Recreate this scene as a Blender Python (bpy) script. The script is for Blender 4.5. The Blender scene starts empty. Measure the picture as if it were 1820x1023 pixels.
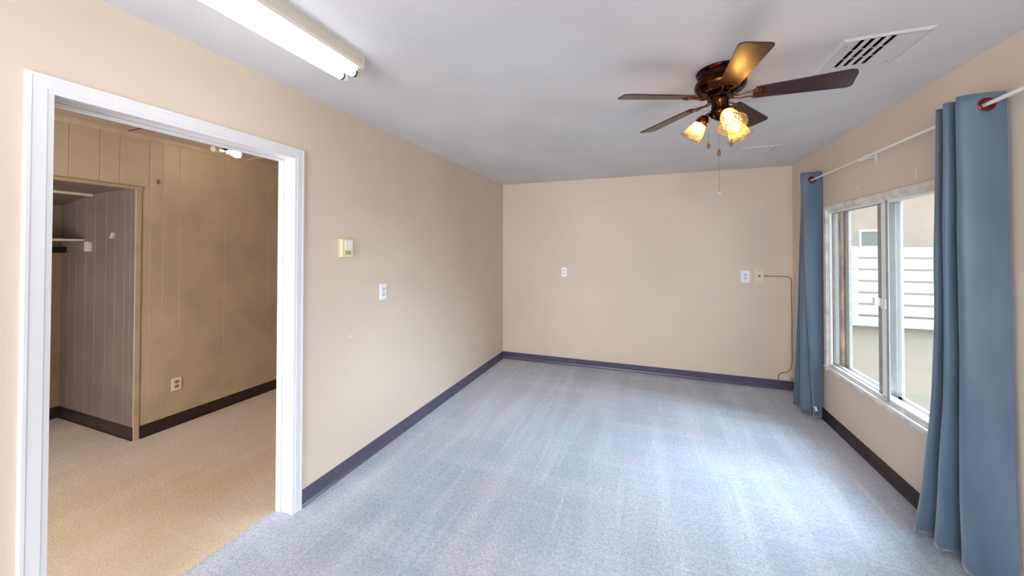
import bpy, bmesh, math, random
from mathutils import Vector, Matrix, noise
random.seed(7)
C = bpy.context.scene.collection
PI = math.pi
R = math.radians
# ------------------------------------------------------------------ camera
YAW, PITCH, ROLL, FPX, CY = 0.3566670, 0.0121131, 0.0010753, 644.952, 438.054
cam_data = bpy.data.cameras.new('camera')
cam = bpy.data.objects.new('camera', cam_data); C.objects.link(cam)
cam_data.sensor_fit = 'HORIZONTAL'; cam_data.sensor_width = 36.0
cam_data.lens = FPX / 1820.0 * 36.0
cam_data.shift_y = (CY - 511.5) / 1820.0
cam_data.clip_start = 0.02
fw = Vector((-math.sin(YAW), math.cos(YAW), 0)); rt = Vector((math.cos(YAW), math.sin(YAW), 0)); up = Vector((0, 0, 1))
fw2 = fw * math.cos(PITCH) + up * math.sin(PITCH); up2 = -fw * math.sin(PITCH) + up * math.cos(PITCH)
r3 = rt * math.cos(ROLL) + up2 * math.sin(ROLL); u3 = -rt * math.sin(ROLL) + up2 * math.cos(ROLL)
M = Matrix((r3, u3, -fw2)).transposed().to_4x4(); M.translation = Vector((0, 0, 1.50618))
cam.matrix_world = M
bpy.context.scene.camera = cam
# ------------------------------------------------------------------ view, world, daylight
sc = bpy.context.scene
sc.view_settings.view_transform = 'Standard'; sc.view_settings.look = 'None'
sc.view_settings.gamma = 1.0; sc.view_settings.use_curve_mapping = False
sc.view_settings.exposure = 0.46
sc.cycles.use_denoising = True
sc.cycles.max_bounces = 10; sc.cycles.diffuse_bounces = 6; sc.cycles.transparent_max_bounces = 16
sc.cycles.sample_clamp_indirect = 6.0
sc.cycles.caustics_reflective = False; sc.cycles.caustics_refractive = False
WORLD_STRENGTH = 1.5
w = bpy.data.worlds.new('world'); sc.world = w; w.use_nodes = True
bg = w.node_tree.nodes['Background']
bg.inputs[0].default_value = (0.90, 0.94, 1.0, 1); bg.inputs[1].default_value = WORLD_STRENGTH
def sun(name, energy, angle, d, col):
    l = bpy.data.lights.new(name, 'SUN'); l.energy = energy; l.angle = R(angle); l.color = col
    o = bpy.data.objects.new(name, l); C.objects.link(o)
    o.rotation_euler = Vector(d).to_track_quat('-Z', 'Y').to_euler(); o.location = (6, 0, 6); return o
SKY = sun('bright_sky', 19.5, 75, (-1.0, -0.55, -0.75), (0.66, 0.80, 1.0))
def area(name, loc, d, sx, sy, energy, col):
    l = bpy.data.lights.new(name, 'AREA'); l.shape = 'RECTANGLE'; l.size = sx; l.size_y = sy; l.energy = energy; l.color = col
    o = bpy.data.objects.new(name, l); C.objects.link(o); o.location = loc
    o.rotation_euler = Vector(d).to_track_quat('-Z', 'Y').to_euler(); return o
# daylight entering by the wide glazed opening in the wall behind the camera, plus an unseen fill lamp added in the side room
REAR = area('rear_window_daylight', (-0.7, -3.05, 1.25), (0, 1, 0), 2.1, 1.9, 150, (0.82, 0.89, 1.0))
SIDE = area('side_room_fill', (-2.75, -1.30, 1.0), (-0.45, 1, -0.05), 1.1, 1.5, 88, (0.95, 0.96, 1.0))
# ------------------------------------------------------------------ materials
def s2l(c):
    return tuple(((v / 255) / 12.92 if v / 255 <= 0.04045 else ((v / 255 + 0.055) / 1.055) ** 2.4) for v in c) + (1,)
def mat(name, rgb, rough=0.6, metal=0.0, spec=0.5, var=0.0, vscale=3.0, bump=0.0, bscale=200.0, stretch=None, emis=None, estr=0, coat=0.0, sheen=0.0):
    m = bpy.data.materials.new(name); m.use_nodes = True
    nt = m.node_tree; b = nt.nodes['Principled BSDF']
    b.inputs['Base Color'].default_value = s2l(rgb); b.inputs['Roughness'].default_value = rough
    b.inputs['Metallic'].default_value = metal; b.inputs['Specular IOR Level'].default_value = spec
    if coat: b.inputs['Coat Weight'].default_value = coat; b.inputs['Coat Roughness'].default_value = 0.15
    if sheen: b.inputs['Sheen Weight'].default_value = sheen
    tc = nt.nodes.new('ShaderNodeTexCoord'); src = tc.outputs['Object']
    if stretch:
        mp = nt.nodes.new('ShaderNodeMapping'); mp.inputs['Scale'].default_value = stretch
        nt.links.new(src, mp.inputs[0]); src = mp.outputs[0]
    if var:
        n = nt.nodes.new('ShaderNodeTexNoise'); n.inputs['Scale'].default_value = vscale; n.inputs['Detail'].default_value = 4
        nt.links.new(src, n.inputs['Vector'])
        r = nt.nodes.new('ShaderNodeValToRGB')
        lo = [max(0, v * (1 - var)) for v in rgb]; hi = [min(255, v * (1 + var * 0.6)) for v in rgb]
        r.color_ramp.elements[0].position = 0.3; r.color_ramp.elements[0].color = s2l(lo)
        r.color_ramp.elements[1].position = 0.7; r.color_ramp.elements[1].color = s2l(hi)
        nt.links.new(n.outputs[0], r.inputs[0]); nt.links.new(r.outputs[0], b.inputs['Base Color'])
    if bump:
        n2 = nt.nodes.new('ShaderNodeTexNoise'); n2.inputs['Scale'].default_value = bscale; n2.inputs['Detail'].default_value = 3
        nt.links.new(src, n2.inputs['Vector'])
        bp = nt.nodes.new('ShaderNodeBump'); bp.inputs['Strength'].default_value = bump; bp.inputs['Distance'].default_value = 0.002
        nt.links.new(n2.outputs[0], bp.inputs['Height']); nt.links.new(bp.outputs[0], b.inputs['Normal'])
    if emis:
        b.inputs['Emission Color'].default_value = s2l(emis); b.inputs['Emission Strength'].default_value = estr
    return m
def new(nt, t, **kw):
    n = nt.nodes.new(t)
    for k, v in kw.items(): setattr(n, k, v)
    return n
def math_(nt, op, a, b=None, clamp=False):
    n = new(nt, 'ShaderNodeMath', operation=op); n.use_clamp = clamp
    for i, v in enumerate((a, b)):
        if v is None: continue
        if isinstance(v, (int, float)): n.inputs[i].default_value = v
        else: nt.links.new(v, n.inputs[i])
    return n.outputs[0]
def mixc(nt, f, a, b, mode='MIX'):
    n = new(nt, 'ShaderNodeMix', data_type='RGBA', blend_type=mode)
    for i, v in ((0, f), (6, a), (7, b)):
        if isinstance(v, (int, float)): n.inputs[i].default_value = v
        elif isinstance(v, tuple): n.inputs[i].default_value = v
        else: nt.links.new(v, n.inputs[i])
    return n.outputs[2]
def noise_(nt, vec, scale, detail=3, stretch=None, rot=None):
    if stretch or rot:
        mp = new(nt, 'ShaderNodeMapping')
        if stretch: mp.inputs['Scale'].default_value = stretch
        if rot: mp.inputs['Rotation'].default_value = rot
        nt.links.new(vec, mp.inputs[0]); vec = mp.outputs[0]
    n = new(nt, 'ShaderNodeTexNoise'); n.inputs['Scale'].default_value = scale; n.inputs['Detail'].default_value = detail
    nt.links.new(vec, n.inputs['Vector']); return n.outputs[0]
def ramp(nt, v, p0, p1, c0, c1):
    r = new(nt, 'ShaderNodeValToRGB'); e = r.color_ramp.elements
    e[0].position = p0; e[0].color = c0; e[1].position = p1; e[1].color = c1
    nt.links.new(v, r.inputs[0]); return r.outputs[0]

WALLC = (216, 199, 180)
def wall_mat(name, rgb, spots=()):
    m = mat(name, rgb, rough=0.55, spec=0.35, bump=0.12, bscale=90)
    nt = m.node_tree; b = nt.nodes['Principled BSDF']; tc = new(nt, 'ShaderNodeTexCoord'); P = tc.outputs['Object']
    n = noise_(nt, P, 1.3, 5)
    col = ramp(nt, n, 0.3, 0.7, s2l([v * 0.975 for v in rgb]), s2l([min(255, v * 1.015) for v in rgb]))
    n2 = noise_(nt, P, 9, 6)                                      # faint scuffs
    sc_ = ramp(nt, n2, 0.70, 0.78, (0, 0, 0, 1), (1, 1, 1, 1))
    col = mixc(nt, math_(nt, 'MULTIPLY', sc_, 0.12), col, s2l((150, 130, 108)))
    for (x, y, z, r, sc3, c) in spots:
        mp = new(nt, 'ShaderNodeMapping'); mp.inputs['Location'].default_value = (-x * sc3[0], -y * sc3[1], -z * sc3[2]); mp.inputs['Scale'].default_value = sc3
        nt.links.new(P, mp.inputs[0])
        ln = new(nt, 'ShaderNodeVectorMath', operation='LENGTH'); nt.links.new(mp.outputs[0], ln.inputs[0])
        f = math_(nt, 'SUBTRACT', r, ln.outputs[1]); f = math_(nt, 'MULTIPLY', f, 300, True)
        wob = noise_(nt, P, 120, 2); f = math_(nt, 'MULTIPLY', f, math_(nt, 'MULTIPLY', wob, 1.5, True))
        col = mixc(nt, f, col, s2l(c))
    nt.links.new(col, b.inputs['Base Color'])
    return m
M_wall = wall_mat('painted_beige_wall', WALLC, spots=(
    (1.484, 3.455, 1.975, 0.014, (1, 1.2, .7), (238, 228, 212)), (1.484, 2.83, 1.985, 0.010, (1, 1.3, .6), (238, 228, 212)),
    (1.484, 2.83, 1.955, 0.012, (1, 1.6, .6), (238, 228, 212)), (1.484, 3.93, 1.96, 0.010, (1, 1.3, .6), (238, 228, 212)),
    (0.02, 4.763, 1.09, 0.012, (1, 1, 1.1), (226, 196, 180)), (-1.78, 4.763, 0.85, 0.016, (1, 1, 1), (232, 222, 206)),
    (-1.72, 4.763, 1.32, 0.010, (1, 1, 1), (170, 150, 126)), (-1.911, 4.3, 1.55, 0.012, (1, .6, 1), (160, 140, 118)),
    (-1.911, 1.95, 0.92, 0.010, (1, .7, 1), (236, 226, 214)), (-1.911, 3.2, 1.0, 0.009, (1, .7, 1), (236, 226, 214))))
M_ceil = mat('ceiling_paint', (214, 212, 213), rough=0.7, spec=0.25, bump=0.18, bscale=60, var=0.03, vscale=2)
M_trimw = mat('white_trim_paint', (222, 221, 222), rough=0.38, spec=0.5, var=0.02, vscale=5, stretch=(3, 3, 0.6), bump=0.08, bscale=40)
M_win = mat('chipped_white_window_paint', (222, 216, 206), rough=0.45, var=0.12, vscale=14, bump=0.3, bscale=50)
M_alu = mat('window_aluminium', (228, 230, 230), rough=0.35, metal=0.1, var=0.04, vscale=20)
M_alud = mat('dull_window_aluminium', (166, 166, 162), rough=0.45, metal=0.2, var=0.1, vscale=20)
M_pvc = mat('white_window_strip', (235, 236, 236), rough=0.35)
M_rust = mat('bare_brown_wood', (222, 182, 154), rough=0.7, var=0.22, vscale=22, stretch=(1, 1, .3))
M_base = mat('slate_vinyl_baseboard', (78, 73, 94), rough=0.30, spec=0.7, var=0.08, vscale=5)  # vinyl colour lifted to hold the bluish sheen of reflected daylight
M_baseb = mat('shade_dark_vinyl', (44, 30, 28), rough=0.4, var=0.1, vscale=5)  # darker copy of the vinyl, window wall shade in its colour; also side room boards
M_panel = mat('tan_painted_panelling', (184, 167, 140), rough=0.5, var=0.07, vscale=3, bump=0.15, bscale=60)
M_panelg = mat('shade_tinted_panelling', (124, 110, 103), rough=0.5, var=0.07, vscale=3, bump=0.15, bscale=60)  # cool, dim closet light put into the panelling colour
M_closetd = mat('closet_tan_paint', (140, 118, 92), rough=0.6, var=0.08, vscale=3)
M_ceil2 = mat('side_room_ceiling_paint', (168, 152, 136), rough=0.6, var=0.04, vscale=3)
M_moul = mat('tan_moulding_paint', (178, 156, 132), rough=0.5, var=0.06, vscale=8)
M_shelf = mat('cream_shelf_paint', (206, 190, 172), rough=0.5, var=0.05, vscale=8)
M_block = mat('grey_white_block_paint', (196, 186, 180), rough=0.5)
M_black = mat('black_closet_rod', (16, 12, 18), rough=0.5, metal=0.2)
M_plate = mat('white_plastic_plate', (240, 240, 243), rough=0.3)
M_plate2 = mat('ivory_plastic_plate', (226, 214, 190), rough=0.35)
M_slot = mat('dark_socket_slots', (70, 68, 76), rough=0.5)
M_recept = mat('white_receptacle', (214, 214, 222), rough=0.3)
M_recept2 = mat('brown_receptacle', (176, 132, 66), rough=0.4)
M_screw = mat('screw_metal', (150, 146, 140), rough=0.35, metal=0.8)
M_thermo = mat('cream_thermostat_plastic', (233, 220, 172), rough=0.4)
M_thermow = mat('pale_thermostat_cover', (232, 232, 218), rough=0.35)
M_thermod = mat('thermostat_grey_text_strip', (120, 122, 122), rough=0.4)
M_cable = mat('tan_painted_coax_cable', (122, 98, 62), rough=0.5)
M_cablew = mat('grey_brown_cable', (120, 98, 96), rough=0.5)
M_jack = mat('white_phone_jack', (205, 192, 182), rough=0.5, var=0.1, vscale=60)
M_fixt = mat('cream_fixture_enamel', (216, 207, 192), rough=0.35, spec=0.5)
M_tube = mat('fluorescent_tube_glow', (250, 252, 255), rough=0.3, emis=(246, 250, 255), estr=4.8)
M_tubecap = mat('tube_green_end_ring', (38, 92, 62), rough=0.35, metal=0.3)
M_pin = mat('tube_pins', (190, 170, 110), rough=0.35, metal=0.8)
M_brass = mat('antique_bronze', (66, 34, 20), rough=0.16, metal=1.0, var=0.35, vscale=18)
M_brassl = mat('polished_antique_brass', (120, 72, 42), rough=0.2, metal=1.0, var=0.3, vscale=40)
M_bronzed = mat('dark_bronze_vents', (40, 20, 16), rough=0.4, metal=0.7)
M_chain = mat('pull_chain', (120, 108, 96), rough=0.3, metal=0.9)
M_fob = mat('walnut_fob', (92, 60, 34), rough=0.3, coat=0.5)
M_bulb = mat('warm_bulb_glow', (255, 236, 200), rough=0.3, emis=(255, 200, 122), estr=48.0)
M_bulb2 = mat('side_room_bulb_glow', (255, 244, 220), rough=0.3, emis=(255, 244, 222), estr=32.0)
M_vent = mat('white_vent_enamel', (208, 206, 205), rough=0.4)
M_ventd = mat('dark_duct_inside', (34, 14, 12), rough=0.8)
M_fence = mat('white_vinyl_fence', (246, 248, 252), rough=0.5)
M_house = mat('beige_house_siding', (206, 192, 178), rough=0.8, var=0.04, vscale=1)
M_housew = mat('grey_green_house_window', (140, 156, 152), rough=0.4)
M_roof = mat('grey_shingle_roof', (150, 140, 134), rough=0.9, var=0.15, vscale=6)
M_rod = mat('white_rod_enamel', (232, 228, 220), rough=0.28)
M_grom = mat('bronze_grommet', (150, 52, 30), rough=0.22, metal=1.0)
M_tag = mat('white_care_tag', (240, 232, 222), rough=0.8)
def wood_mat():
    m = mat('walnut_blade_veneer', (70, 34, 18), rough=0.30, spec=0.4, coat=0.12)
    nt = m.node_tree; b = nt.nodes['Principled BSDF']; tc = new(nt, 'ShaderNodeTexCoord')
    n = noise_(nt, tc.outputs['Object'], 5, 4, stretch=(1.2, 16, 16))
    nt.links.new(ramp(nt, n, 0.3, 0.72, s2l((26, 10, 10)), s2l((62, 27, 17))), b.inputs['Base Color'])
    return m
M_wood = wood_mat()
def carpet(name, a, b_, c, streak, grain=.33, pink=(202, 190, 196)):
    m = bpy.data.materials.new(name); m.use_nodes = True; nt = m.node_tree; b = nt.nodes['Principled BSDF']
    b.inputs['Roughness'].default_value = 0.85; b.inputs['Specular IOR Level'].default_value = 0.25
    b.inputs['Sheen Weight'].default_value = 0.25; b.inputs['Sheen Roughness'].default_value = 0.5
    tc = new(nt, 'ShaderNodeTexCoord'); P = tc.outputs['Object']
    big = noise_(nt, P, 0.9, 6, stretch=(1, .8, 1))
    col = ramp(nt, big, 0.36, 0.64, s2l(a), s2l(b_))
    # pile brushed in long soft strokes
    st = noise_(nt, P, 1.0, 5, stretch=(5.0, 0.55, 1), rot=(0, 0, R(12)))
    col = mixc(nt, math_(nt, 'MULTIPLY', ramp(nt, st, 0.46, 0.60, (0, 0, 0, 1), (1, 1, 1, 1)), streak), col, s2l(c))
    st2 = noise_(nt, P, 1.1, 5, stretch=(0.6, 4.5, 1), rot=(0, 0, R(-8)))
    col = mixc(nt, math_(nt, 'MULTIPLY', ramp(nt, st2, 0.52, 0.60, (0, 0, 0, 1), (1, 1, 1, 1)), streak * 0.55), col, s2l(c))
    tint = noise_(nt, P, 1.7, 3)
    col = mixc(nt, math_(nt, 'MULTIPLY', ramp(nt, tint, 0.50, 0.66, (0, 0, 0, 1), (1, 1, 1, 1)), 0.36), col, s2l(pink))
    # irregular scratches in the nap
    for (sx, sy, rz, lo, k) in ((14, 0.8, 3, 0.635, 0.5), (1.0, 16, 20, 0.65, 0.35), (9, 1.2, -24, 0.64, 0.35)):
        ln = noise_(nt, P, 1.0, 2, stretch=(sx, sy, 1), rot=(0, 0, R(rz)))
        col = mixc(nt, math_(nt, 'MULTIPLY', ramp(nt, ln, lo, lo + 0.03, (0, 0, 0, 1), (1, 1, 1, 1)), k * streak), col, s2l([min(255, v * 1.07) for v in c]))
    fine = noise_(nt, P, 160, 3)
    f2 = noise_(nt, P, 55, 3)
    sp = math_(nt, 'ADD', math_(nt, 'MULTIPLY', fine, 0.65), math_(nt, 'MULTIPLY', f2, 0.35))
    g = ramp(nt, sp, 0.36, 0.64, (1 - grain, 1 - grain, 1 - grain, 1), (1 + grain * .85, 1 + grain * .85, 1 + grain * .85, 1))
    col = mixc(nt, 1.0, col, g, 'MULTIPLY')
    nt.links.new(col, b.inputs['Base Color'])
    bp = new(nt, 'ShaderNodeBump'); bp.inputs['Strength'].default_value = 0.7; bp.inputs['Distance'].default_value = 0.006
    nt.links.new(sp, bp.inputs['Height']); nt.links.new(bp.outputs[0], b.inputs['Normal'])
    return m
M_carpet = carpet('blue_grey_carpet', (164, 178, 190), (186, 190, 200), (204, 212, 220), 0.42)
M_carpet2 = carpet('tan_carpet', (210, 184, 144), (218, 200, 176), (222, 208, 188), 0.3, .14, (214, 186, 150))
def grass_mat():
    m = bpy.data.materials.new('dry_grass'); m.use_nodes = True; nt = m.node_tree; b = nt.nodes['Principled BSDF']
    b.inputs['Roughness'].default_value = 0.9
    tc = new(nt, 'ShaderNodeTexCoord'); n = noise_(nt, tc.outputs['Object'], 0.9, 5); n2 = noise_(nt, tc.outputs['Object'], 14, 3)
    col = ramp(nt, n, 0.35, 0.68, s2l((112, 96, 80)), s2l((98, 94, 74)))
    col = mixc(nt, math_(nt, 'MULTIPLY', n2, 0.4), col, s2l((118, 102, 86)))
    nt.links.new(col, b.inputs['Base Color']); return m
M_grass = grass_mat()
def fabric_mat():
    m = mat('dusty_blue_curtain_fabric', (90, 104, 118), rough=0.5, spec=0.45, sheen=0.4)
    nt = m.node_tree; b = nt.nodes['Principled BSDF']; tc = new(nt, 'ShaderNodeTexCoord')
    n = noise_(nt, tc.outputs['Object'], 3, 5, stretch=(3, 3, .7)); wv = noise_(nt, tc.outputs['Object'], 500, 1)
    col = ramp(nt, n, 0.3, 0.7, s2l((74, 94, 112)), s2l((90, 108, 126)))
    nt.links.new(col, b.inputs['Base Color'])
    bp = new(nt, 'ShaderNodeBump'); bp.inputs['Strength'].default_value = 0.25; bp.inputs['Distance'].default_value = 0.004
    nt.links.new(math_(nt, 'ADD', math_(nt, 'MULTIPLY', wv, .15), n), bp.inputs['Height']); nt.links.new(bp.outputs[0], b.inputs['Normal'])
    return m
M_cloth = fabric_mat()
def glass_mat(name, gloss=0.06):
    m = bpy.data.materials.new(name); m.use_nodes = True; nt = m.node_tree; nt.nodes.remove(nt.nodes['Principled BSDF'])
    o = nt.nodes['Material Output']; t = new(nt, 'ShaderNodeBsdfTransparent'); g = new(nt, 'ShaderNodeBsdfGlossy')
    t.inputs[0].default_value = (0.96, 0.98, 0.97, 1); g.inputs['Roughness'].default_value = 0.03
    lw = new(nt, 'ShaderNodeLayerWeight'); f = math_(nt, 'POWER', lw.outputs['Facing'], 5); f = math_(nt, 'ADD', math_(nt, 'MULTIPLY', f, .5), .03)
    mx = new(nt, 'ShaderNodeMixShader'); nt.links.new(f, mx.inputs[0]); nt.links.new(t.outputs[0], mx.inputs[1]); nt.links.new(g.outputs[0], mx.inputs[2])
    nt.links.new(mx.outputs[0], o.inputs[0]); return m
M_glass = glass_mat('window_glass')
def shade_glass():
    m = bpy.data.materials.new('pressed_amber_glass'); m.use_nodes = True; nt = m.node_tree; nt.nodes.remove(nt.nodes['Principled BSDF'])
    o = nt.nodes['Material Output']; tc = new(nt, 'ShaderNodeTexCoord')
    v = new(nt, 'ShaderNodeTexVoronoi'); v.inputs['Scale'].default_value = 95; nt.links.new(tc.outputs['Object'], v.inputs['Vector'])
    bp = new(nt, 'ShaderNodeBump'); bp.inputs['Strength'].default_value = 1.0; bp.inputs['Distance'].default_value = 0.003
    nt.links.new(v.outputs['Distance'], bp.inputs['Height'])
    t = new(nt, 'ShaderNodeBsdfTransparent'); t.inputs[0].default_value = (1.0, 0.94, 0.80, 1)
    tl = new(nt, 'ShaderNodeBsdfTranslucent'); tl.inputs[0].default_value = (0.85, 0.70, 0.46, 1); nt.links.new(bp.outputs[0], tl.inputs['Normal'])
    g = new(nt, 'ShaderNodeBsdfGlossy'); g.inputs['Roughness'].default_value = 0.12; nt.links.new(bp.outputs[0], g.inputs['Normal'])
    lw = new(nt, 'ShaderNodeLayerWeight'); lw.inputs[0].default_value = 0.35; nt.links.new(bp.outputs[0], lw.inputs['Normal'])
    f1 = math_(nt, 'ADD', math_(nt, 'MULTIPLY', ramp(nt, v.outputs['Distance'], 0.15, 0.6, (0, 0, 0, 1), (1, 1, 1, 1)), 0.34), 0.12)
    m1 = new(nt, 'ShaderNodeMixShader'); nt.links.new(f1, m1.inputs[0]); nt.links.new(t.outputs[0], m1.inputs[1]); nt.links.new(tl.outputs[0], m1.inputs[2])
    m2 = new(nt, 'ShaderNodeMixShader'); nt.links.new(math_(nt, 'MULTIPLY', lw.outputs['Facing'], 0.45), m2.inputs[0])
    nt.links.new(m1.outputs[0], m2.inputs[1]); nt.links.new(g.outputs[0], m2.inputs[2]); nt.links.new(m2.outputs[0], o.inputs[0]); return m
M_shade = shade_glass()
M_crystal = mat('clear_crystal_ball', (235, 235, 235), rough=0.05); M_crystal.node_tree.nodes['Principled BSDF'].inputs['Transmission Weight'].default_value = 0.9
# ------------------------------------------------------------------ mesh helpers
def BM(): return bmesh.new()
def box(bm, x0, x1, y0, y1, z0, z1):
    v = [bm.verts.new((x, y, z)) for x in (x0, x1) for y in (y0, y1) for z in (z0, z1)]
    for f in ((0, 1, 3, 2), (4, 6, 7, 5), (0, 4, 5, 1), (2, 3, 7, 6), (0, 2, 6, 4), (1, 5, 7, 3)):
        bm.faces.new([v[i] for i in f])
def prism(bm, pts, axis, a, b):
    """extrude a 2D outline along an axis (0,1,2)"""
    def P(p, t):
        l = [p[0], p[1]]; l.insert(axis, t); return l
    A = [bm.verts.new(P(p, a)) for p in pts]; B = [bm.verts.new(P(p, b)) for p in pts]; n = len(pts)
    bm.faces.new(A); bm.faces.new(B[::-1])
    for i in range(n): bm.faces.new((A[i], B[i], B[(i + 1) % n], A[(i + 1) % n]))
def tube(bm, pts, r, n=12, caps=True, radii=None):
    pts = [Vector(p) for p in pts]; rings = []
    t0 = (pts[1] - pts[0]).normalized(); ref = Vector((0, 0, 1)) if abs(t0.z) < 0.9 else Vector((1, 0, 0)); nrm = t0.cross(ref).normalized()
    for i, p in enumerate(pts):
        t = (pts[min(i + 1, len(pts) - 1)] - pts[max(i - 1, 0)]).normalized()
        nrm = (nrm - t * nrm.dot(t)).normalized(); bn = t.cross(nrm); rr = radii[i] if radii else r
        rings.append([bm.verts.new(p + nrm * rr * math.cos(2 * PI * k / n) + bn * rr * math.sin(2 * PI * k / n)) for k in range(n)])
    for a, b in zip(rings, rings[1:]):
        for k in range(n): bm.faces.new((a[k], a[(k + 1) % n], b[(k + 1) % n], b[k]))
    if caps: bm.faces.new(rings[0][::-1]); bm.faces.new(rings[-1])
def lathe(bm, prof, n=32, M=None, closed=False):
    """profile (r, h) turned about local Z, then moved by M"""
    M = M or Matrix.Identity(4); rings = []
    for r, h in prof:
        if r < 1e-5: rings.append([bm.verts.new(M @ Vector((0, 0, h)))])
        else: rings.append([bm.verts.new(M @ Vector((r * math.cos(2 * PI * k / n), r * math.sin(2 * PI * k / n), h))) for k in range(n)])
    prs = list(zip(rings, rings[1:]))
    if closed: prs.append((rings[-1], rings[0]))
    for a, b in prs:
        for k in range(n):
            k2 = (k + 1) % n
            if len(a) == 1 and len(b) == 1: continue
            if len(a) == 1: bm.faces.new((a[0], b[k2], b[k]))
            elif len(b) == 1: bm.faces.new((a[k], a[k2], b[0]))
            else: bm.faces.new((a[k], a[k2], b[k2], b[k]))
def obj(name, bm, m, parent=None, smooth=False, bevel=0, label=None):
    bmesh.ops.recalc_face_normals(bm, faces=bm.faces[:])
    me = bpy.data.meshes.new(name); bm.to_mesh(me); bm.free()
    o = bpy.data.objects.new(name, me); C.objects.link(o); me.materials.append(m)
    if parent is not None:
        o.parent = parent
        if parent.type == 'EMPTY': o.location = (0, 0, 0); o.matrix_parent_inverse = Matrix.Translation(parent.location).inverted()
    if smooth:
        for p in me.polygons: p.use_smooth = True
        me.set_sharp_from_angle(angle=R(40))
    if bevel:
        md = o.modifiers.new('bevel', 'BEVEL'); md.width = bevel; md.segments = 2; md.limit_method = 'ANGLE'
    if label: o['label'] = label
    return o
def tag(o, label, cat, group=None, kind=None):
    o['label'] = label; o['category'] = cat
    if group: o['group'] = group
    if kind: o['kind'] = kind
    return o
def thing(name, loc, label, cat, group=None, kind=None):
    o = bpy.data.objects.new(name, None); C.objects.link(o); o.location = loc; o.empty_display_size = 0.05
    return tag(o, label, cat, group, kind)
def struct(name, bm, m, label, cat, smooth=False, bevel=0):
    return tag(obj(name, bm, m, None, smooth, bevel), label, cat, None, 'structure')
# ------------------------------------------------------------------ room shell
XL, XR, YB, H = -1.9114, 1.4843, 4.7628, 2.44
XL2 = -2.026; XF = -3.82; YC = 1.665; YREAR = -3.0; YN = 4.2; YS = -1.4
bm = BM(); box(bm, -2.035, XR + 0.02, YREAR, YB + 0.02, -0.1, 0)
struct('floor', bm, M_carpet, 'worn blue-grey carpet covering the floor of the main room', 'carpet')
bm = BM(); box(bm, -5.1, -2.035, YS, YN, -0.1, -0.001)
struct('floor', bm, M_carpet2, 'tan carpet covering the floor of the side room beyond the doorway', 'carpet')
# ceiling with two duct openings
V1 = (0.875, 1.03, 2.0, 2.30)
bm = BM()
box(bm, XL2 + .06, V1[0], YREAR, YB + .02, H, H + .12); box(bm, V1[1], XR + .02, YREAR, YB + .02, H, H + .12)
box(bm, V1[0], V1[1], YREAR, V1[2], H, H + .12); box(bm, V1[0], V1[1], V1[3], YB + .02, H, H + .12)
struct('ceiling', bm, M_ceil, 'white painted ceiling of the main room', 'ceiling')
bm = BM(); box(bm, -5.1, XL2 + .06, YS, YN, H, H + .12)
struct('ceiling', bm, M_ceil2, 'dull tan ceiling boards of the side room', 'ceiling')
bm = BM(); box(bm, -5.3, XR + .3, YREAR - .1, YB + .3, H + .121, H + .2)
struct('roof', bm, M_roof, 'flat roof deck above the rooms', 'roof')
bm = BM(); box(bm, XL2, XR + .15, YB, YB + .14, -.1, H + .12)
struct('wall_back', bm, M_wall, 'beige far end wall with outlets and a cable', 'wall')
# left wall with doorway
DY0, DY1, DZ = 0.611, 1.518, 2.039; J = 0.016
bm = BM()
box(bm, XL2, XL, YREAR, DY0 - J, 0, H); box(bm, XL2, XL, DY1 + J, YB, 0, H); box(bm, XL2, XL, DY0 - J, DY1 + J, DZ + J, H)
struct('wall_left', bm, M_wall, 'beige left wall around the white cased doorway', 'wall')
# right wall with window opening
WY0, WY1, WZ0, WZ1 = 2.33, 3.975, 0.500, 1.868; XO = XR + 0.136
bm = BM()
box(bm, XR, XO, YREAR, WY0, -.1, H + .12); box(bm, XR, XO, WY1, YB, -.1, H + .12)
box(bm, XR, XO, WY0, WY1, -.1, WZ0); box(bm, XR, XO, WY0, WY1, WZ1, H + .12)
struct('wall_right', bm, M_wall, 'beige right wall holding the sliding window', 'wall')
# wall behind the camera with wide glazed opening
bm = BM()
box(bm, XL2, -1.8, YREAR - .1, YREAR, -.1, H + .12); box(bm, .4, XO, YREAR - .1, YREAR, -.1, H + .12)
box(bm, -1.8, .4, YREAR - .1, YREAR, 2.25, H + .12); box(bm, -1.8, .4, YREAR - .1, YREAR, -.1, .25)
struct('wall_rear', bm, M_wall, 'beige wall behind the camera with a wide opening', 'wall')
# side room walls
def grooved(bm, a, b, z0, z1, face, back, axis, grooves, gw=0.0022, gd=0.0025):
    """board wall: runs a..b along Y (axis=1) or X (axis=0); V grooves cut in its visible face"""
    pts = [(face, a)]
    s = 1 if face > back else -1
    for g in sorted(grooves):
        if a + gw < g < b - gw: pts += [(face, g - gw), (face - s * gd, g), (face, g + gw)]
    pts += [(face, b), (back, b), (back, a)]
    if axis == 0: pts = [(q, p) for p, q in pts]
    prism(bm, pts, 2, z0, z1)
far_g = [1.30, 1.455, 1.565, 1.745, 1.832, 1.95, 2.31, 2.74, 3.1, 3.3, 3.5]
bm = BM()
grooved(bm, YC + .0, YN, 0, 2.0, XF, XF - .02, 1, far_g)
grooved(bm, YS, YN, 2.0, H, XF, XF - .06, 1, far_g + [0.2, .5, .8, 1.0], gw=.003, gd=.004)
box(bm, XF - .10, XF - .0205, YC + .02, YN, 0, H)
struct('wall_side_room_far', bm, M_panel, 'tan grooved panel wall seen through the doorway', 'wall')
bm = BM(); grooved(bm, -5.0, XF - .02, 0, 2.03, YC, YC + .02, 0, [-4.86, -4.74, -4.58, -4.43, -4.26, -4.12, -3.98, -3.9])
struct('wall_closet_side', bm, M_panelg, 'shade-tinted mauve grey grooved side wall of the closet niche', 'wall')
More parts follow.
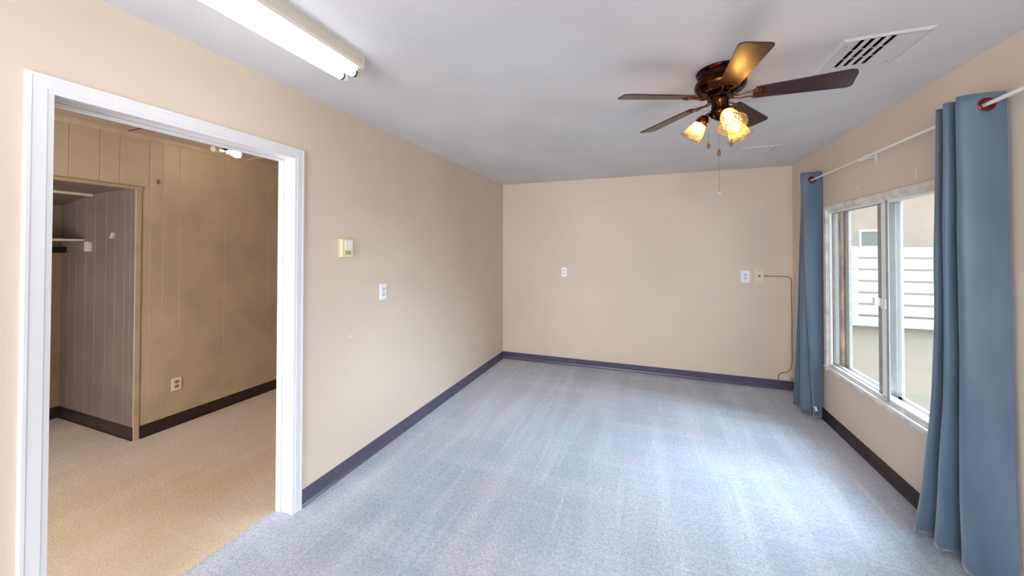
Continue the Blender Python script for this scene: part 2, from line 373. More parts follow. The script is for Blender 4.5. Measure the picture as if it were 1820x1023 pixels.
bm = BM(); box(bm, -5.08, -5.0, .2, YC + .02, 0, 2.3)
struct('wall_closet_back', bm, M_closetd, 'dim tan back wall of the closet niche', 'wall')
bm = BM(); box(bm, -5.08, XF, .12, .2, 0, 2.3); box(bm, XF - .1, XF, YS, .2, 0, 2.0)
struct('wall_closet_left', bm, M_panelg, 'shade-tinted grey near side wall of the closet niche', 'wall')
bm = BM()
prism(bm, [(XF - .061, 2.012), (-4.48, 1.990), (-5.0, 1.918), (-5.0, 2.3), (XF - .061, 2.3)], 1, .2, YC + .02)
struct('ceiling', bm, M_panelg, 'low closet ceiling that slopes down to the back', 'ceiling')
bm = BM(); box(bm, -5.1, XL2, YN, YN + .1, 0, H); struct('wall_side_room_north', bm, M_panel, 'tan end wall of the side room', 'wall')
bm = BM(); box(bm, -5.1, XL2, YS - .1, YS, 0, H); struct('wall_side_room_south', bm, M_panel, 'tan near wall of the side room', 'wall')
# side room mouldings
bm = BM(); prism(bm, [(XF, 2.405), (XF + .012, 2.405), (XF + .03, 2.425), (XF + .035, H), (XF, H)], 1, YS, YN)
struct('trim_1', bm, M_moul, 'tan crown moulding strip along the side room far wall', 'moulding')
bm = BM(); box(bm, XF - .005, XF + .010, .2, YC + .03, 1.996, 2.018)
struct('trim_2', bm, M_moul, 'tan trim strip along the closet header', 'moulding', bevel=.003)
bm = BM(); box(bm, XF - .005, XF + .006, YC - .004, YC + .030, 0, 1.995)
struct('trim_3', bm, M_moul, 'narrow corner bead where closet meets far wall', 'moulding', bevel=.002)
bm = BM(); box(bm, -4.495, -4.465, .2, YC - .001, 1.972, 1.992)
struct('trim_4', bm, M_shelf, 'pale strip across the closet ceiling at the bend', 'moulding', bevel=.002)
bm = BM(); box(bm, XF + .03, XL2, 2.50, 2.535, H - .010, H)
struct('trim_5', bm, M_moul, 'batten crossing the side room ceiling at the right', 'moulding', bevel=.002)
bm = BM(); box(bm, XF + .03, XL2, 1.592, 1.598, H - .004, H)
struct('trim_6', bm, M_baseb, 'dark seam strip crossing the side room ceiling', 'seam')
# baseboards: vinyl cove profile
def cove(bm, axis, a, b, face, s, h):
    prof = [(face, 0), (face + s * .014, 0), (face + s * .013, .004), (face + s * .006, .016), (face + s * .004, .03), (face + s * .004, h - .003), (face + s * .002, h), (face, h)]
    if axis == 1: prism(bm, prof, 1, a, b)
    else: prism(bm, prof, 0, a, b)
bm = BM(); cove(bm, 1, DY1 + .062, YB - .004, XL, 1, .098); cove(bm, 1, YREAR, DY0 - .062, XL, 1, .098)
struct('baseboard_left', bm, M_base, 'slate vinyl baseboard along the left wall', 'baseboard')
bm = BM()
prism(bm, [(YB, 0), (YB - .014, 0), (YB - .013, .004), (YB - .006, .016), (YB - .004, .03), (YB - .004, .095), (YB - .002, .098), (YB, .098)], 0, XL, XR)
struct('baseboard_back', bm, M_base, 'slate vinyl baseboard along the far end wall', 'baseboard')
bm = BM(); cove(bm, 1, YREAR, YB - .004, XR, -1, .098)
struct('baseboard_right', bm, M_baseb, 'vinyl baseboard under the window, coloured darker for its shade', 'baseboard')
bm = BM(); cove(bm, 1, YC + .036, YN, XF, 1, .10)
struct('baseboard_side_room_far', bm, M_baseb, 'dark brown baseboard along the side room far wall', 'baseboard')
bm = BM()
prism(bm, [(YC, 0), (YC - .012, 0), (YC - .006, .016), (YC - .004, .1), (YC, .1)], 0, -5.0, XF - .008)
struct('baseboard_closet_side', bm, M_baseb, 'dark brown baseboard along the closet side wall', 'baseboard')
bm = BM(); cove(bm, 1, .2, YC - .006, -5.0, 1, .10)
struct('baseboard_closet_back', bm, M_baseb, 'dark brown baseboard along the closet back wall', 'baseboard')
# ------------------------------------------------------------------ doorway casing
door = thing('door_1', (XL, (DY0 + DY1) / 2, 0), 'white cased doorway without a door leading to the side room', 'doorway', None, 'structure')
CW = .062
def casing_profile(o, i, s):
    # (x, across) outline; o = outer, i = inner coordinate
    d = i - o
    return [(XL, o), (XL + .010 * s, o), (XL + .0150 * s, o + d * .06), (XL + .0152 * s, o + d * .20), (XL + .0138 * s, o + d * .23), (XL + .0142 * s, o + d * .74), (XL + .0128 * s, o + d * .78), (XL + .012 * s, i), (XL, i)]
def mitred(bm, side):
    """one casing leg, or the head, mitred at the corners"""
    o0, i0 = DY0 - CW, DY0; o1, i1 = DY1 + CW, DY1; oz, iz = DZ + CW, DZ
    if side == 'L': pr = casing_profile(o0, i0, 1)
    if side == 'R': pr = casing_profile(o1, i1, 1)
    if side in 'LR':
        ends = []
        for zb in (0, 1):
            ring = []
            for (x, y) in pr:
                f = (y - (o0 if side == 'L' else o1)) / ((i0 - o0) if side == 'L' else (i1 - o1))
                z = 0 if zb == 0 else oz + (iz - oz) * f
                ring.append(bm.verts.new((x, y, z)))
            ends.append(ring)
    else:
        pr = casing_profile(oz, iz, 1); ends = []
        for e in (0, 1):
            ring = []
            for (x, z) in pr:
                f = (z - oz) / (iz - oz); y = (o0 + (i0 - o0) * f) if e == 0 else (o1 + (i1 - o1) * f)
                ring.append(bm.verts.new((x, y, z)))
            ends.append(ring)
    A, B = ends; n = len(A); bm.faces.new(A); bm.faces.new(B[::-1])
    for k in range(n): bm.faces.new((A[k], B[k], B[(k + 1) % n], A[(k + 1) % n]))
for s in 'LRT':
    bm = BM(); mitred(bm, s); obj('casing', bm, M_trimw, door)
bm = BM(); box(bm, XL2 - .004, XL + .0005, DY0 - J, DY0, 0, DZ); obj('jamb', bm, M_trimw, door, bevel=.0015)
bm = BM(); box(bm, XL2 - .004, XL + .0005, DY1, DY1 + J, 0, DZ); obj('jamb', bm, M_trimw, door, bevel=.0015)
bm = BM(); box(bm, XL2 - .004, XL + .0005, DY0 - J, DY1 + J, DZ, DZ + J); obj('jamb', bm, M_trimw, door, bevel=.0015)
for (a, b) in ((DY0, DY0 + .010), (DY1 - .010, DY1)):
    bm = BM(); box(bm, XL2 + .002, XL2 + .040, a, b, 0, DZ - .010); obj('door_stop', bm, M_trimw, door, bevel=.003)
bm = BM(); box(bm, XL2 + .002, XL2 + .040, DY0, DY1, DZ - .010, DZ); obj('door_stop', bm, M_trimw, door, bevel=.003)
# ------------------------------------------------------------------ window
win = thing('window_1', (XR, (WY0 + WY1) / 2, WZ0), 'sliding aluminium window with chipped white wood casing in the right wall', 'window', None, 'structure')
def ring(bm, x0, x1, y0, y1, z0, z1, t, tb=None, tt=None):
    tb = tb or t; tt = tt or t
    box(bm, x0, x1, y0, y0 + t, z0, z1); box(bm, x0, x1, y1 - t, y1, z0, z1)
    box(bm, x0, x1, y0 + t, y1 - t, z0, z0 + tb); box(bm, x0, x1, y0 + t, y1 - t, z1 - tt, z1)
bm = BM(); ring(bm, XR - .014, XR, 2.285, 4.0, .465, 1.902, .046, .036, .036); obj('casing', bm, M_win, win, bevel=.003)
bm = BM(); box(bm, XR - .022, XR + .004, 2.28, 4.003, .490, .505); obj('sill', bm, M_pvc, win, bevel=.004, label='bright white sill edge')
bm = BM(); ring(bm, XR - .004, XR + .012, WY0 - .002, WY1 + .002, WZ0 - .002, WZ1 + .002, .030, .020, .022); obj('frame', bm, M_win, win, bevel=.002)
bm = BM(); ring(bm, XR + .004, XR + .020, WY0 + .028, WY1 - .030, WZ0 + .018, WZ1 - .020, .022, .012, .012); obj('frame', bm, M_pvc, win, bevel=.002)
bm = BM(); ring(bm, XR + .022, XR + .075, WY0, WY1, WZ0, WZ1, .028, .030, .030); obj('track', bm, M_alu, win, bevel=.002)
bm = BM(); box(bm, XR + .078, XR + .100, WY1 - .060, WY1, WZ0, WZ1); obj('wood_stop', bm, M_rust, win, bevel=.003, label='bare brown weathered wood strip')
bm = BM(); box(bm, XR + .078, XR + .100, WY0, WY0 + .04, WZ0, WZ1); obj('wood_stop', bm, M_rust, win, bevel=.003)
for (x0, x1, ya, yb, mm) in ((XR + .030, XR + .044, 3.233, 3.945, M_alud), (XR + .006, XR + .024, 2.36, 3.188, M_pvc)):
    bm = BM(); t = .020
    box(bm, x0, x1, ya, ya + (.048 if ya > 3 else .02), WZ0 + .02, WZ1 - .02)
    box(bm, x0, x1, yb - (.012 if ya > 3 else .050), yb, WZ0 + .02, WZ1 - .02)
    box(bm, x0, x1, ya, yb, WZ0 + .02, WZ0 + .036); box(bm, x0, x1, ya, yb, WZ1 - .036, WZ1 - .02)
    s_ = obj('sash', bm, mm, win, bevel=.0015)
    bm = BM(); box(bm, (x0 + x1) / 2 - .0015, (x0 + x1) / 2 + .0015, ya + .01, yb - .01, WZ0 + .03, WZ1 - .03); obj('pane', bm, M_glass, s_)
bm = BM(); box(bm, XR + .002, XR + .006, 3.108, 3.130, WZ0 + .02, WZ1 - .02); obj('sash_seal', bm, M_alud, win)
bm = BM(); box(bm, XR - .006, XR + .028, 3.245, 3.272, 1.128, 1.186); box(bm, XR - .004, XR + .006, 3.128, 3.182, 1.122, 1.190); obj('latch', bm, M_pvc, win, bevel=.003, label='small white sash latch')
bm = BM(); ring(bm, XR - .001, XO + .001, WY0 - .004, WY1 + .004, WZ0 - .004, WZ1 + .004, .004); obj('liner', bm, M_win, win)
# outer storm window
bm = BM(); ring(bm, XR + .108, XR + .128, WY0, WY1 + .01, WZ0 - .01, WZ1 + .01, .125, .040, .030)
obj('storm_frame', bm, M_alu, win, bevel=.002)
bm = BM(); box(bm, XR + .112, XR + .124, 3.29, 3.35, WZ0, WZ1); obj('storm_stile', bm, M_pvc, win, bevel=.002)
bm = BM(); box(bm, XR + .104, XR + .118, 3.235, 3.288, WZ0, WZ1); obj('storm_stile', bm, M_alu, win, bevel=.002)
bm = BM(); box(bm, XR + .108, XR + .122, 3.19, 3.233, WZ0, WZ1); obj('storm_stile', bm, M_pvc, win, bevel=.002)
# ------------------------------------------------------------------ outdoors
bm = BM(); box(bm, -30, 40, -25, 45, -.40, -.12)
struct('ground', bm, M_grass, 'dry straw coloured yard outside the window', 'ground')
fence = thing('fence', (5, 10, -.12), 'white horizontal board fence across the yard outside', 'fence')
for k in range(7):
    bm = BM(); z = -.10 + k * .248; box(bm, -4, 14, 10.0, 10.03, z, z + .20); obj('board', bm, M_fence, fence, bevel=.004)
for k in range(8):
    bm = BM(); x = -3.0 + k * 2.4; box(bm, x, x + .10, 10.03, 10.13, -.12, 1.62); obj('post', bm, M_fence, fence, bevel=.004)
house = thing('house', (7, 15, -.12), 'beige neighbouring house standing behind the white fence', 'house')
bm = BM(); prism(bm, [(-2, -.12), (22, -.12), (22, 3.2), (10, 6.4), (-2, 3.2)], 1, 14.0, 20.0); obj('wall', bm, M_house, house)
bm = BM(); prism(bm, [(-2.5, 3.05), (10, 6.38), (22.5, 3.05), (22.5, 3.3), (10, 6.65), (-2.5, 3.3)], 1, 13.6, 20.4); obj('roof', bm, M_roof, house)
for x in (6.02, 9.6):
    bm = BM()
    box(bm, x, x + .05, 13.96, 14.0, 1.62, 2.15); box(bm, x + .75, x + .8, 13.96, 14.0, 1.62, 2.15); box(bm, x + .05, x + .75, 13.96, 14.0, 1.62, 1.67); box(bm, x + .05, x + .75, 13.96, 14.0, 2.10, 2.15)
    f_ = obj('window', bm, M_fence, house)
    bm = BM(); box(bm, x + .05, x + .75, 13.975, 13.998, 1.67, 2.10); obj('pane', bm, M_housew, f_)
# ------------------------------------------------------------------ outlets and small wall fittings
def rect_on(wall, u, z, hw, hh, d0, d1, bm):
    """box on a wall face: u along the wall, d = distance off it"""
    if wall == 'left': box(bm, XL + d0, XL + d1, u - hw, u + hw, z - hh, z + hh)
    elif wall == 'back': box(bm, u - hw, u + hw, YB - d1, YB - d0, z - hh, z + hh)
    elif wall == 'far': box(bm, XF + d0, XF + d1, u - hw, u + hw, z - hh, z + hh)
def outlet(wall, u, z, label, plate=M_plate, rec=M_recept, group=None, w_=.037, h_=.060):
    loc = {'left': (XL, u, z), 'back': (u, YB, z), 'far': (XF, u, z)}[wall]
    t = thing('wall_outlet', loc, label, 'outlet', group)
    bm = BM(); rect_on(wall, u, z, w_, h_, 0, .006, bm); obj('cover_plate', bm, plate, t, bevel=.003)
    for s in (-1, 1):
        bm = BM(); zc = z + s * .0205
        pts = []
        for k in range(16):
            a = 2 * PI * k / 16; pts.append((u + .0165 * math.cos(a), zc + max(-.0125, min(.0125, .0165 * math.sin(a)))))
        if wall == 'back': prism(bm, pts, 1, YB - .0085, YB - .005)
        else:
            X0 = XL if wall == 'left' else XF; prism(bm, pts, 0, X0 + .005, X0 + .0085)
        rc = obj('receptacle', bm, rec, t)
        bm = BM()
        for du in (-.0065, .0065): rect_on(wall, u + du, zc + .002, .0014, .0045, .0080, .0092, bm)
        rect_on(wall, u, zc - .0085, .0024, .0022, .0080, .0092, bm); obj('slots', bm, M_slot, rc)
    bm = BM(); n = Vector({'left': (1, 0, 0), 'back': (0, -1, 0), 'far': (1, 0, 0)}[wall])
    lathe(bm, [(0, .008), (.003, .0075), (.0035, .005), (.0035, .004)], 12, Matrix.Translation(loc) @ n.to_track_quat('Z', 'Y').to_matrix().to_4x4())
    obj('screw', bm, M_screw, t, smooth=True)
    return t
outlet('left', 2.278, 1.193, 'white outlet on the left wall below and right of the thermostat')
outlet('back', -1.033, 1.229, 'white outlet standing alone on the left half of the far end wall', w_=.034, h_=.062)
outlet('back', 1.036, 1.222, 'white outlet on the far end wall just left of the cable plate', w_=.045, h_=.067)
outlet('far', 1.941, .356, 'ivory outlet with brown sockets low on the side room wall', M_plate2, M_recept2, w_=.036, h_=.054)
t = thing('cable_plate', (1.171, YB, 1.232), 'ivory cable wall plate with a coax jack near the window corner', 'wall plate')
bm = BM(); rect_on('back', 1.171, 1.232, .044, .070, 0, .006, bm); obj('cover_plate', bm, M_plate2, t, bevel=.003)
bm = BM(); Mx = Matrix.Translation((1.171, YB - .005, 1.232)) @ Vector((0, -1, 0)).to_track_quat('Z', 'Y').to_matrix().to_4x4()
lathe(bm, [(.011, 0), (.011, .004), (.007, .005), (.006, .014), (.0025, .014), (.002, .006), (0, .006)], 16, Mx); obj('coax_jack', bm, M_cable, t, smooth=True)
for dz in (-.05, .05):
    bm = BM(); lathe(bm, [(0, .003), (.003, .0025), (.0035, 0)], 12, Matrix.Translation((1.171, YB - .006, 1.232 + dz)) @ Vector((0, -1, 0)).to_track_quat('Z', 'Y').to_matrix().to_4x4()); obj('screw', bm, M_screw, t, smooth=True)
def crom(pts, n=8):
    P = [Vector(p) for p in pts]; P = [P[0] * 2 - P[1]] + P + [P[-1] * 2 - P[-2]]; out = []
    for i in range(1, len(P) - 2):
        for k in range(n):
            u = k / n; a, b, c, d = P[i - 1], P[i], P[i + 1], P[i + 2]
            out.append(0.5 * ((2 * b) + (c - a) * u + (2 * a - 5 * b + 4 * c - d) * u * u + (3 * b - a - 3 * c + d) * u ** 3))
    out.append(P[-2]); return out
y0 = YB - .005
cable = [(1.215, y0, 1.232), (1.30, y0, 1.233), (1.39, y0, 1.232), (1.438, y0, 1.227), (1.462, y0, 1.205), (1.468, y0, 1.16), (1.466, y0, 1.0), (1.470, y0, .8), (1.468, y0, .6), (1.469, y0, .40), (1.466, y0, .29), (1.450, y0, .225), (1.415, y0, .192), (1.372, y0, .180), (1.345, y0 - .004, .155), (1.340, y0 - .008, .105), (1.352, y0 - .011, .06), (1.388, y0 - .011, .030), (1.425, y0 - .011, .028), (1.452, y0 - .011, .055), (1.464, y0 - .008, .105)]
bm = BM(); tube(bm, crom(cable), .0042, 8); tag(obj('coax_cable', bm, M_cable, smooth=True), 'tan coax cable running from the wall plate down the far corner', 'cable')
t = thing('phone_jack', (1.466, YB, .13), 'small whitish jack box at the far right corner above the baseboard', 'jack')
bm = BM(); box(bm, 1.445, 1.483, YB - .022, YB, .102, .142); obj('jack_body', bm, M_jack, t, bevel=.005)
bm = BM(); box(bm, 1.452, 1.466, YB - .024, YB - .020, .144 - .03, .144 - .018); obj('jack_port', bm, M_slot, t)
# thermostat
t = thing('thermostat', (XL, 1.893, 1.524), 'cream box thermostat on the left wall beside the doorway', 'thermostat')
bm = BM(); box(bm, XL, XL + .008, 1.846, 1.944, 1.463, 1.586); obj('back_plate', bm, M_thermo, t, bevel=.003)
bm = BM(); box(bm, XL + .008, XL + .012, 1.850, 1.940, 1.467, 1.582); obj('shadow_gap', bm, M_thermod, t)
bm = BM(); box(bm, XL + .012, XL + .030, 1.846, 1.942, 1.465, 1.584); obj('body', bm, M_thermo, t, bevel=.004)
bm = BM(); box(bm, XL + .029, XL + .033, 1.872, 1.938, 1.514, 1.578); obj('cover', bm, M_thermow, t, bevel=.002, label='pale off-white upper cover')
bm = BM()
for z in (1.487, 1.500): box(bm, XL + .029, XL + .0315, 1.876, 1.924, z - .0035, z + .0035)
obj('scale_strip', bm, M_thermod, t, label='grey scale marks on the lower face')
bm = BM(); box(bm, XL + .018, XL + .026, 1.843, 1.846, 1.52, 1.535); obj('slider', bm, M_thermow, t)
# side room small things
t = thing('metal_clip', (XF, 1.80, 2.08), 'small shiny metal clip high on the side room panel wall', 'clip')
bm = BM(); box(bm, XF, XF + .002, 1.789, 1.812, 2.060, 2.098); obj('clip_plate', bm, M_screw, t, bevel=.001)
bm = BM(); tube(bm, [(XF + .002, 1.802, 2.092), (XF + .014, 1.803, 2.09), (XF + .016, 1.804, 2.072), (XF + .010, 1.804, 2.064)], .003, 8); obj('clip_tongue', bm, M_screw, t, smooth=True)
t = thing('closet_shelf', (-4.8, YC, 1.59), 'cream closet shelf resting on a painted cleat', 'shelf')
bm = BM(); box(bm, -5.0, -4.60, .21, YC, 1.588, 1.606); obj('shelf_board', bm, M_shelf, t, bevel=.002)
bm = BM(); box(bm, -5.0, -4.53, YC - .02, YC, 1.500, 1.580); obj('cleat', bm, M_panelg, t, bevel=.002)
bm = BM(); box(bm, -4.535, -4.480, YC - .028, YC, 1.498, 1.582); obj('cleat_end', bm, M_block, t, bevel=.002, label='pale grey end block of the cleat')
bm = BM(); tube(bm, [(-4.87, YC - .02, 1.513), (-4.87, .2, 1.513)], .026, 16); tag(obj('closet_rod', bm, M_black, smooth=True), 'black clothes rod under the closet shelf', 'rod')
bm = BM(); prism(bm, [(-4.162, 1.606), (-4.146, 1.606), (-4.112, 1.652), (-4.124, 1.658)], 1, YC - .022, YC)
tag(obj('wall_peg', bm, M_shelf, bevel=.002), 'small slanted cream peg on the closet side wall', 'peg')
# side room bulb fixture
LX, LY = -3.36, 2.03
t = thing('ceiling_lamp', (LX, LY, H), 'small bare bulb lamp on the side room ceiling', 'lamp')
bm = BM(); lathe(bm, [(0, H - .03), (.030, H - .03), (.055, H - .018), (.062, H - .001), (.062, H)], 24, Matrix.Translation((LX, LY, 0))); obj('canopy', bm, M_brassl, t, smooth=True)
bm = BM(); tube(bm, [(LX, LY, H - .03), (LX, LY, H - .085)], .017, 16, radii=[.014, .02]); obj('socket', bm, M_brass, t, smooth=True)
for (dy, em, nm) in ((-.03, M_fixt, 'bulb'), (.06, M_bulb2, 'bulb')):
    bm = BM(); a = Vector((LX, LY + (.012 if dy > 0 else -.012), H - .088)); d = Vector((.25, 1 if dy > 0 else -1, -.10)).normalized()
    lathe(bm, [(0, 0), (.014, 0), (.015, .02), (.026, .055), (.030, .075), (.024, .098), (0, .108)], 20, Matrix.Translation(a) @ d.to_track_quat('Z', 'Y').to_matrix().to_4x4())
    obj(nm, bm, em, t, smooth=True, label='lit bulb' if dy > 0 else 'unlit white bulb')
# ------------------------------------------------------------------ ceiling vents
def vent(x0, x1, y0, y1, sx0, sx1, sy0, sy1, label, opened):
    t = thing('ceiling_vent', ((x0 + x1) / 2, (y0 + y1) / 2, H), label, 'vent', 'ceiling air vents')
    z1 = H; z0 = H - .008; bm = BM()
    o = [(x0, y0), (x1, y0), (x1, y1), (x0, y1)]; i_ = [(sx0, sy0), (sx1, sy0), (sx1, sy1), (sx0, sy1)]
    e = .016; m_ = [(x0 + e, y0 + e), (x1 - e, y0 + e), (x1 - e, y1 - e), (x0 + e, y1 - e)]
    A = [bm.verts.new((x, y, z1)) for x, y in o]; B_ = [bm.verts.new((x, y, z0)) for x, y in m_]; Cc = [bm.verts.new((x, y, z0)) for x, y in i_]; D = [bm.verts.new((x, y, z1 + .004)) for x, y in i_]
    for P, Q in ((A, B_), (B_, Cc), (Cc, D)):
        for k in range(4): bm.faces.new((P[k], P[(k + 1) % 4], Q[(k + 1) % 4], Q[k]))
    obj('face_plate', bm, M_vent, t)
    n = 4; pitch = (sx1 - sx0) / n
    for k in range(n):
        bm = BM(); xa = sx0 + k * pitch
        if opened: prism(bm, [(xa + .017, z0), (xa + pitch, z0), (xa + pitch, z0 + .002), (xa + .018, z0 + .002)], 1, sy0, sy1)
        else: prism(bm, [(xa + .002, z0 + .005), (xa + pitch - .006, z0 + .0005), (xa + pitch - .004, z0 + .002), (xa + .004, z0 + .007)], 1, sy0, sy1)
        obj('louver', bm, M_vent, t)
    if opened:
        for q in (.36, .66):
            bm = BM(); box(bm, sx0, sx1, sy0 + (sy1 - sy0) * q, sy0 + (sy1 - sy0) * q + .003, z0 + .0035, z0 + .0055); obj('cross_bar', bm, M_vent, t)
        bm = BM(); box(bm, sx0 - .004, sx1 + .004, sy0 - .004, sy1 + .004, H + .10, H + .118)
        for (a, b, c, d) in ((sx0 - .004, sx0, sy0, sy1), (sx1, sx1 + .004, sy0, sy1), (sx0, sx1, sy0 - .004, sy0), (sx0, sx1, sy1, sy1 + .004)): box(bm, a, b, c, d, H + .001, H + .10)
        obj('duct', bm, M_ventd, t, label='dark duct behind the slots')
    else:
        bm = BM(); box(bm, sx0, sx1, sy0, sy1, H - .001, H + .002); obj('damper', bm, M_vent, t)
    for (x, y) in ((x0 + .035, y0 + .06), (x1 - .035, y1 - .05)):
        bm = BM(); lathe(bm, [(0, -.002), (.004, -.0015), (.005, .001)], 12, Matrix.Translation((x, y, z0))); obj('screw', bm, M_screw, t, smooth=True)
vent(.815, 1.13, 2.0, 2.33, V1[0] + .006, V1[1] - .004, V1[2] + .014, V1[3] - .010, 'large white ceiling vent with open dark slots beside the fan', True)
vent(.803, 1.128, 3.785, 4.08, .905, 1.07, 3.80, 3.97, 'white ceiling vent with painted shut louvers near the far end wall', False)
# ------------------------------------------------------------------ fluorescent strip light
t = thing('fluorescent_light', (-1.34, .76, H), 'cream two-tube fluorescent strip light on the ceiling above the doorway', 'ceiling light')
fx0, fx1, fy0, fy1 = -1.405, -1.268, .13, 1.375
bm = BM(); prism(bm, [(fx0, H), (fx1, H), (fx1, H - .050), (fx1 - .008, H - .062), (fx0 + .008, H - .062), (fx0, H - .050)], 1, fy0, fy1); obj('housing', bm, M_fixt, t)
for s, yy in ((0, fy0), (1, fy1)):
    for xc in (-1.378, -1.303):
        bm = BM(); ya, yb = (yy + .002, yy + .020) if s == 0 else (yy - .022, yy - .004)
        prism(bm, [(xc - .013, H - .060), (xc + .013, H - .060), (xc + .013, H - .098), (xc + .007, H - .108), (xc - .007, H - .108), (xc - .013, H - .098)], 1, ya, yb)
        obj('tube_socket', bm, M_fixt, t, bevel=.002)
for xc in (-1.378, -1.303):
    zc = H - .090; Mx = Matrix.Translation((xc, fy0 + .028, zc)) @ Matrix.Rotation(-PI / 2, 4, 'X')
    L = fy1 - fy0 - .058
    bm = BM(); lathe(bm, [(.016, .004), (.019, .010), (.019, L - .010), (.016, L - .004)], 24, Mx); tb = obj('tube', bm, M_tube, t, smooth=True, label='glowing white fluorescent tube')
    for (a, b) in ((-.006, .008), (L - .008, L + .004)):
        bm = BM(); lathe(bm, [(0, a), (.0172, a), (.0182, a + .002), (.0182, b), (.017, b)], 24, Mx); obj('end_cap', bm, M_tubecap, tb, smooth=True, label='dark green ring at the tube end')
bm = BM(); lathe(bm, [(0, -.002), (.005, -.001), (.006, .001)], 12, Matrix.Translation((fx1, 1.345, H - .030)) @ Matrix.Rotation(PI / 2, 4, 'Y')); obj('screw', bm, M_screw, t, smooth=True)
# ------------------------------------------------------------------ ceiling fan
FX, FY, BZ = .357, 2.132, 2.301
fan = thing('ceiling_fan', (FX, FY, H), 'bronze ceiling fan with five walnut blades and three glass lights', 'ceiling fan')
T = Matrix.Translation((FX, FY, 0))
bm = BM(); lathe(bm, [(0, H), (.112, H), (.114, H - .006), (.110, H - .016), (.104, H - .020), (.101, H - .045), (.104, H - .049), (.116, H - .054), (.121, H - .066), (.121, H - .082), (.115, H - .098), (.100, H - .112), (.078, H - .122), (.055, H - .128), (.0, H - .128)], 64, T)
obj('motor_housing', bm, M_brass, fan, smooth=True)
bm = BM()
for k in range(60):
    a = 2 * PI * k / 60; q = Matrix.Translation((FX + .1022 * math.cos(a), FY + .1022 * math.sin(a), H - .034)) @ Matrix.Rotation(a, 4, 'Z')
    b0 = len(bm.verts); box(bm, -.0018, .0018, -.0022, .0022, -.007, .007)
    bm.verts.ensure_lookup_table()
    for v in bm.verts[b0:]: v.co = q @ v.co
obj('vent_slots', bm, M_bronzed, fan, label='ring of dark vent slots round the housing')
bm = BM(); lathe(bm, [(.060, BZ + .014), (.062, BZ + .006), (.060, BZ - .004), (.046, BZ - .010), (.040, BZ - .020), (.041, BZ - .060), (.048, BZ - .066), (.050, BZ - .080), (.044, BZ - .096), (.024, BZ - .110), (.010, BZ - .118), (0, BZ - .120)], 40, T)
obj('switch_housing', bm, M_brass, fan, smooth=True)
bparams = [(0.023, -0.211, 0.028, 0.531), (0.019, -0.202, 0.038, 0.537), (-0.017, -0.208, 0.039, 0.528), (0.080, -0.276, 0.032, 0.531), (-0.033, -0.182, 0.030, 0.550)]
for i, (da, pit, dr, RR) in enumerate(bparams):
    a = R(203.4) + da - i * R(72)
    Mb = Matrix.Translation((FX, FY, BZ + dr * .1)) @ Matrix.Rotation(a, 4, 'Z') @ Matrix.Rotation(math.atan(dr), 4, 'Y') @ Matrix.Rotation(pit, 4, 'X')
    out = []; r0, r1, w0, w1 = .150, RR, .043, .062
    # outline of the blade, round shoulders at the root, softly cut tip
    def corner(cx, cy, rad, a0, a1, n=6): return [(cx + rad * math.cos(a0 + (a1 - a0) * k / n), cy + rad * math.sin(a0 + (a1 - a0) * k / n)) for k in range(n + 1)]
    out += corner(r1 - .022, w1 - .022, .022, PI / 2, 0); out += corner(r1 - .030, -w1 + .030, .030, 0, -PI / 2)
    out += corner(r0 + .014, -w0 + .014, .014, -PI / 2, -PI); out += corner(r0 + .014, w0 - .014, .014, PI, PI / 2)
    bm = BM(); prism(bm, out, 2, -.003, .003)
    bl = obj('blade', bm, M_wood, fan, bevel=.0015)
    bl.matrix_parent_inverse = Matrix.Translation(fan.location).inverted(); bl.matrix_basis = Mb
    # blade iron under the blade root
    bm = BM()
    tube(bm, [(.050, .010, -.004), (.085, .013, -.012), (.120, .017, -.006), (.150, .022, -.006), (.175, .030, -.005)], .0042, 8)
    tube(bm, [(.050, -.010, -.004), (.085, -.013, -.012), (.120, -.017, -.006), (.150, -.022, -.006), (.175, -.030, -.005)], .0042, 8)
    pl = [(.138, -.026), (.150, -.038), (.178, -.037), (.190, -.026), (.185, -.012), (.198, 0), (.185, .012), (.190, .026), (.178, .037), (.150, .038), (.138, .026), (.146, .010), (.140, 0), (.146, -.010)]
    prism(bm, pl, 2, -.0075, -.0035)
    ir = obj('blade_iron', bm, M_brassl, fan, smooth=True, bevel=.001); ir.matrix_parent_inverse = Matrix.Translation(fan.location).inverted(); ir.matrix_basis = Mb
    for (bx, by) in ((.165, .027), (.165, -.027), (.182, 0)):
        bm = BM(); lathe(bm, [(0, -.0035), (.004, -.003), (.0052, 0), (.0052, .002)], 12, Matrix.Translation((bx, by, -.0075)))
        s_ = obj('screw', bm, M_brass, ir, smooth=True)
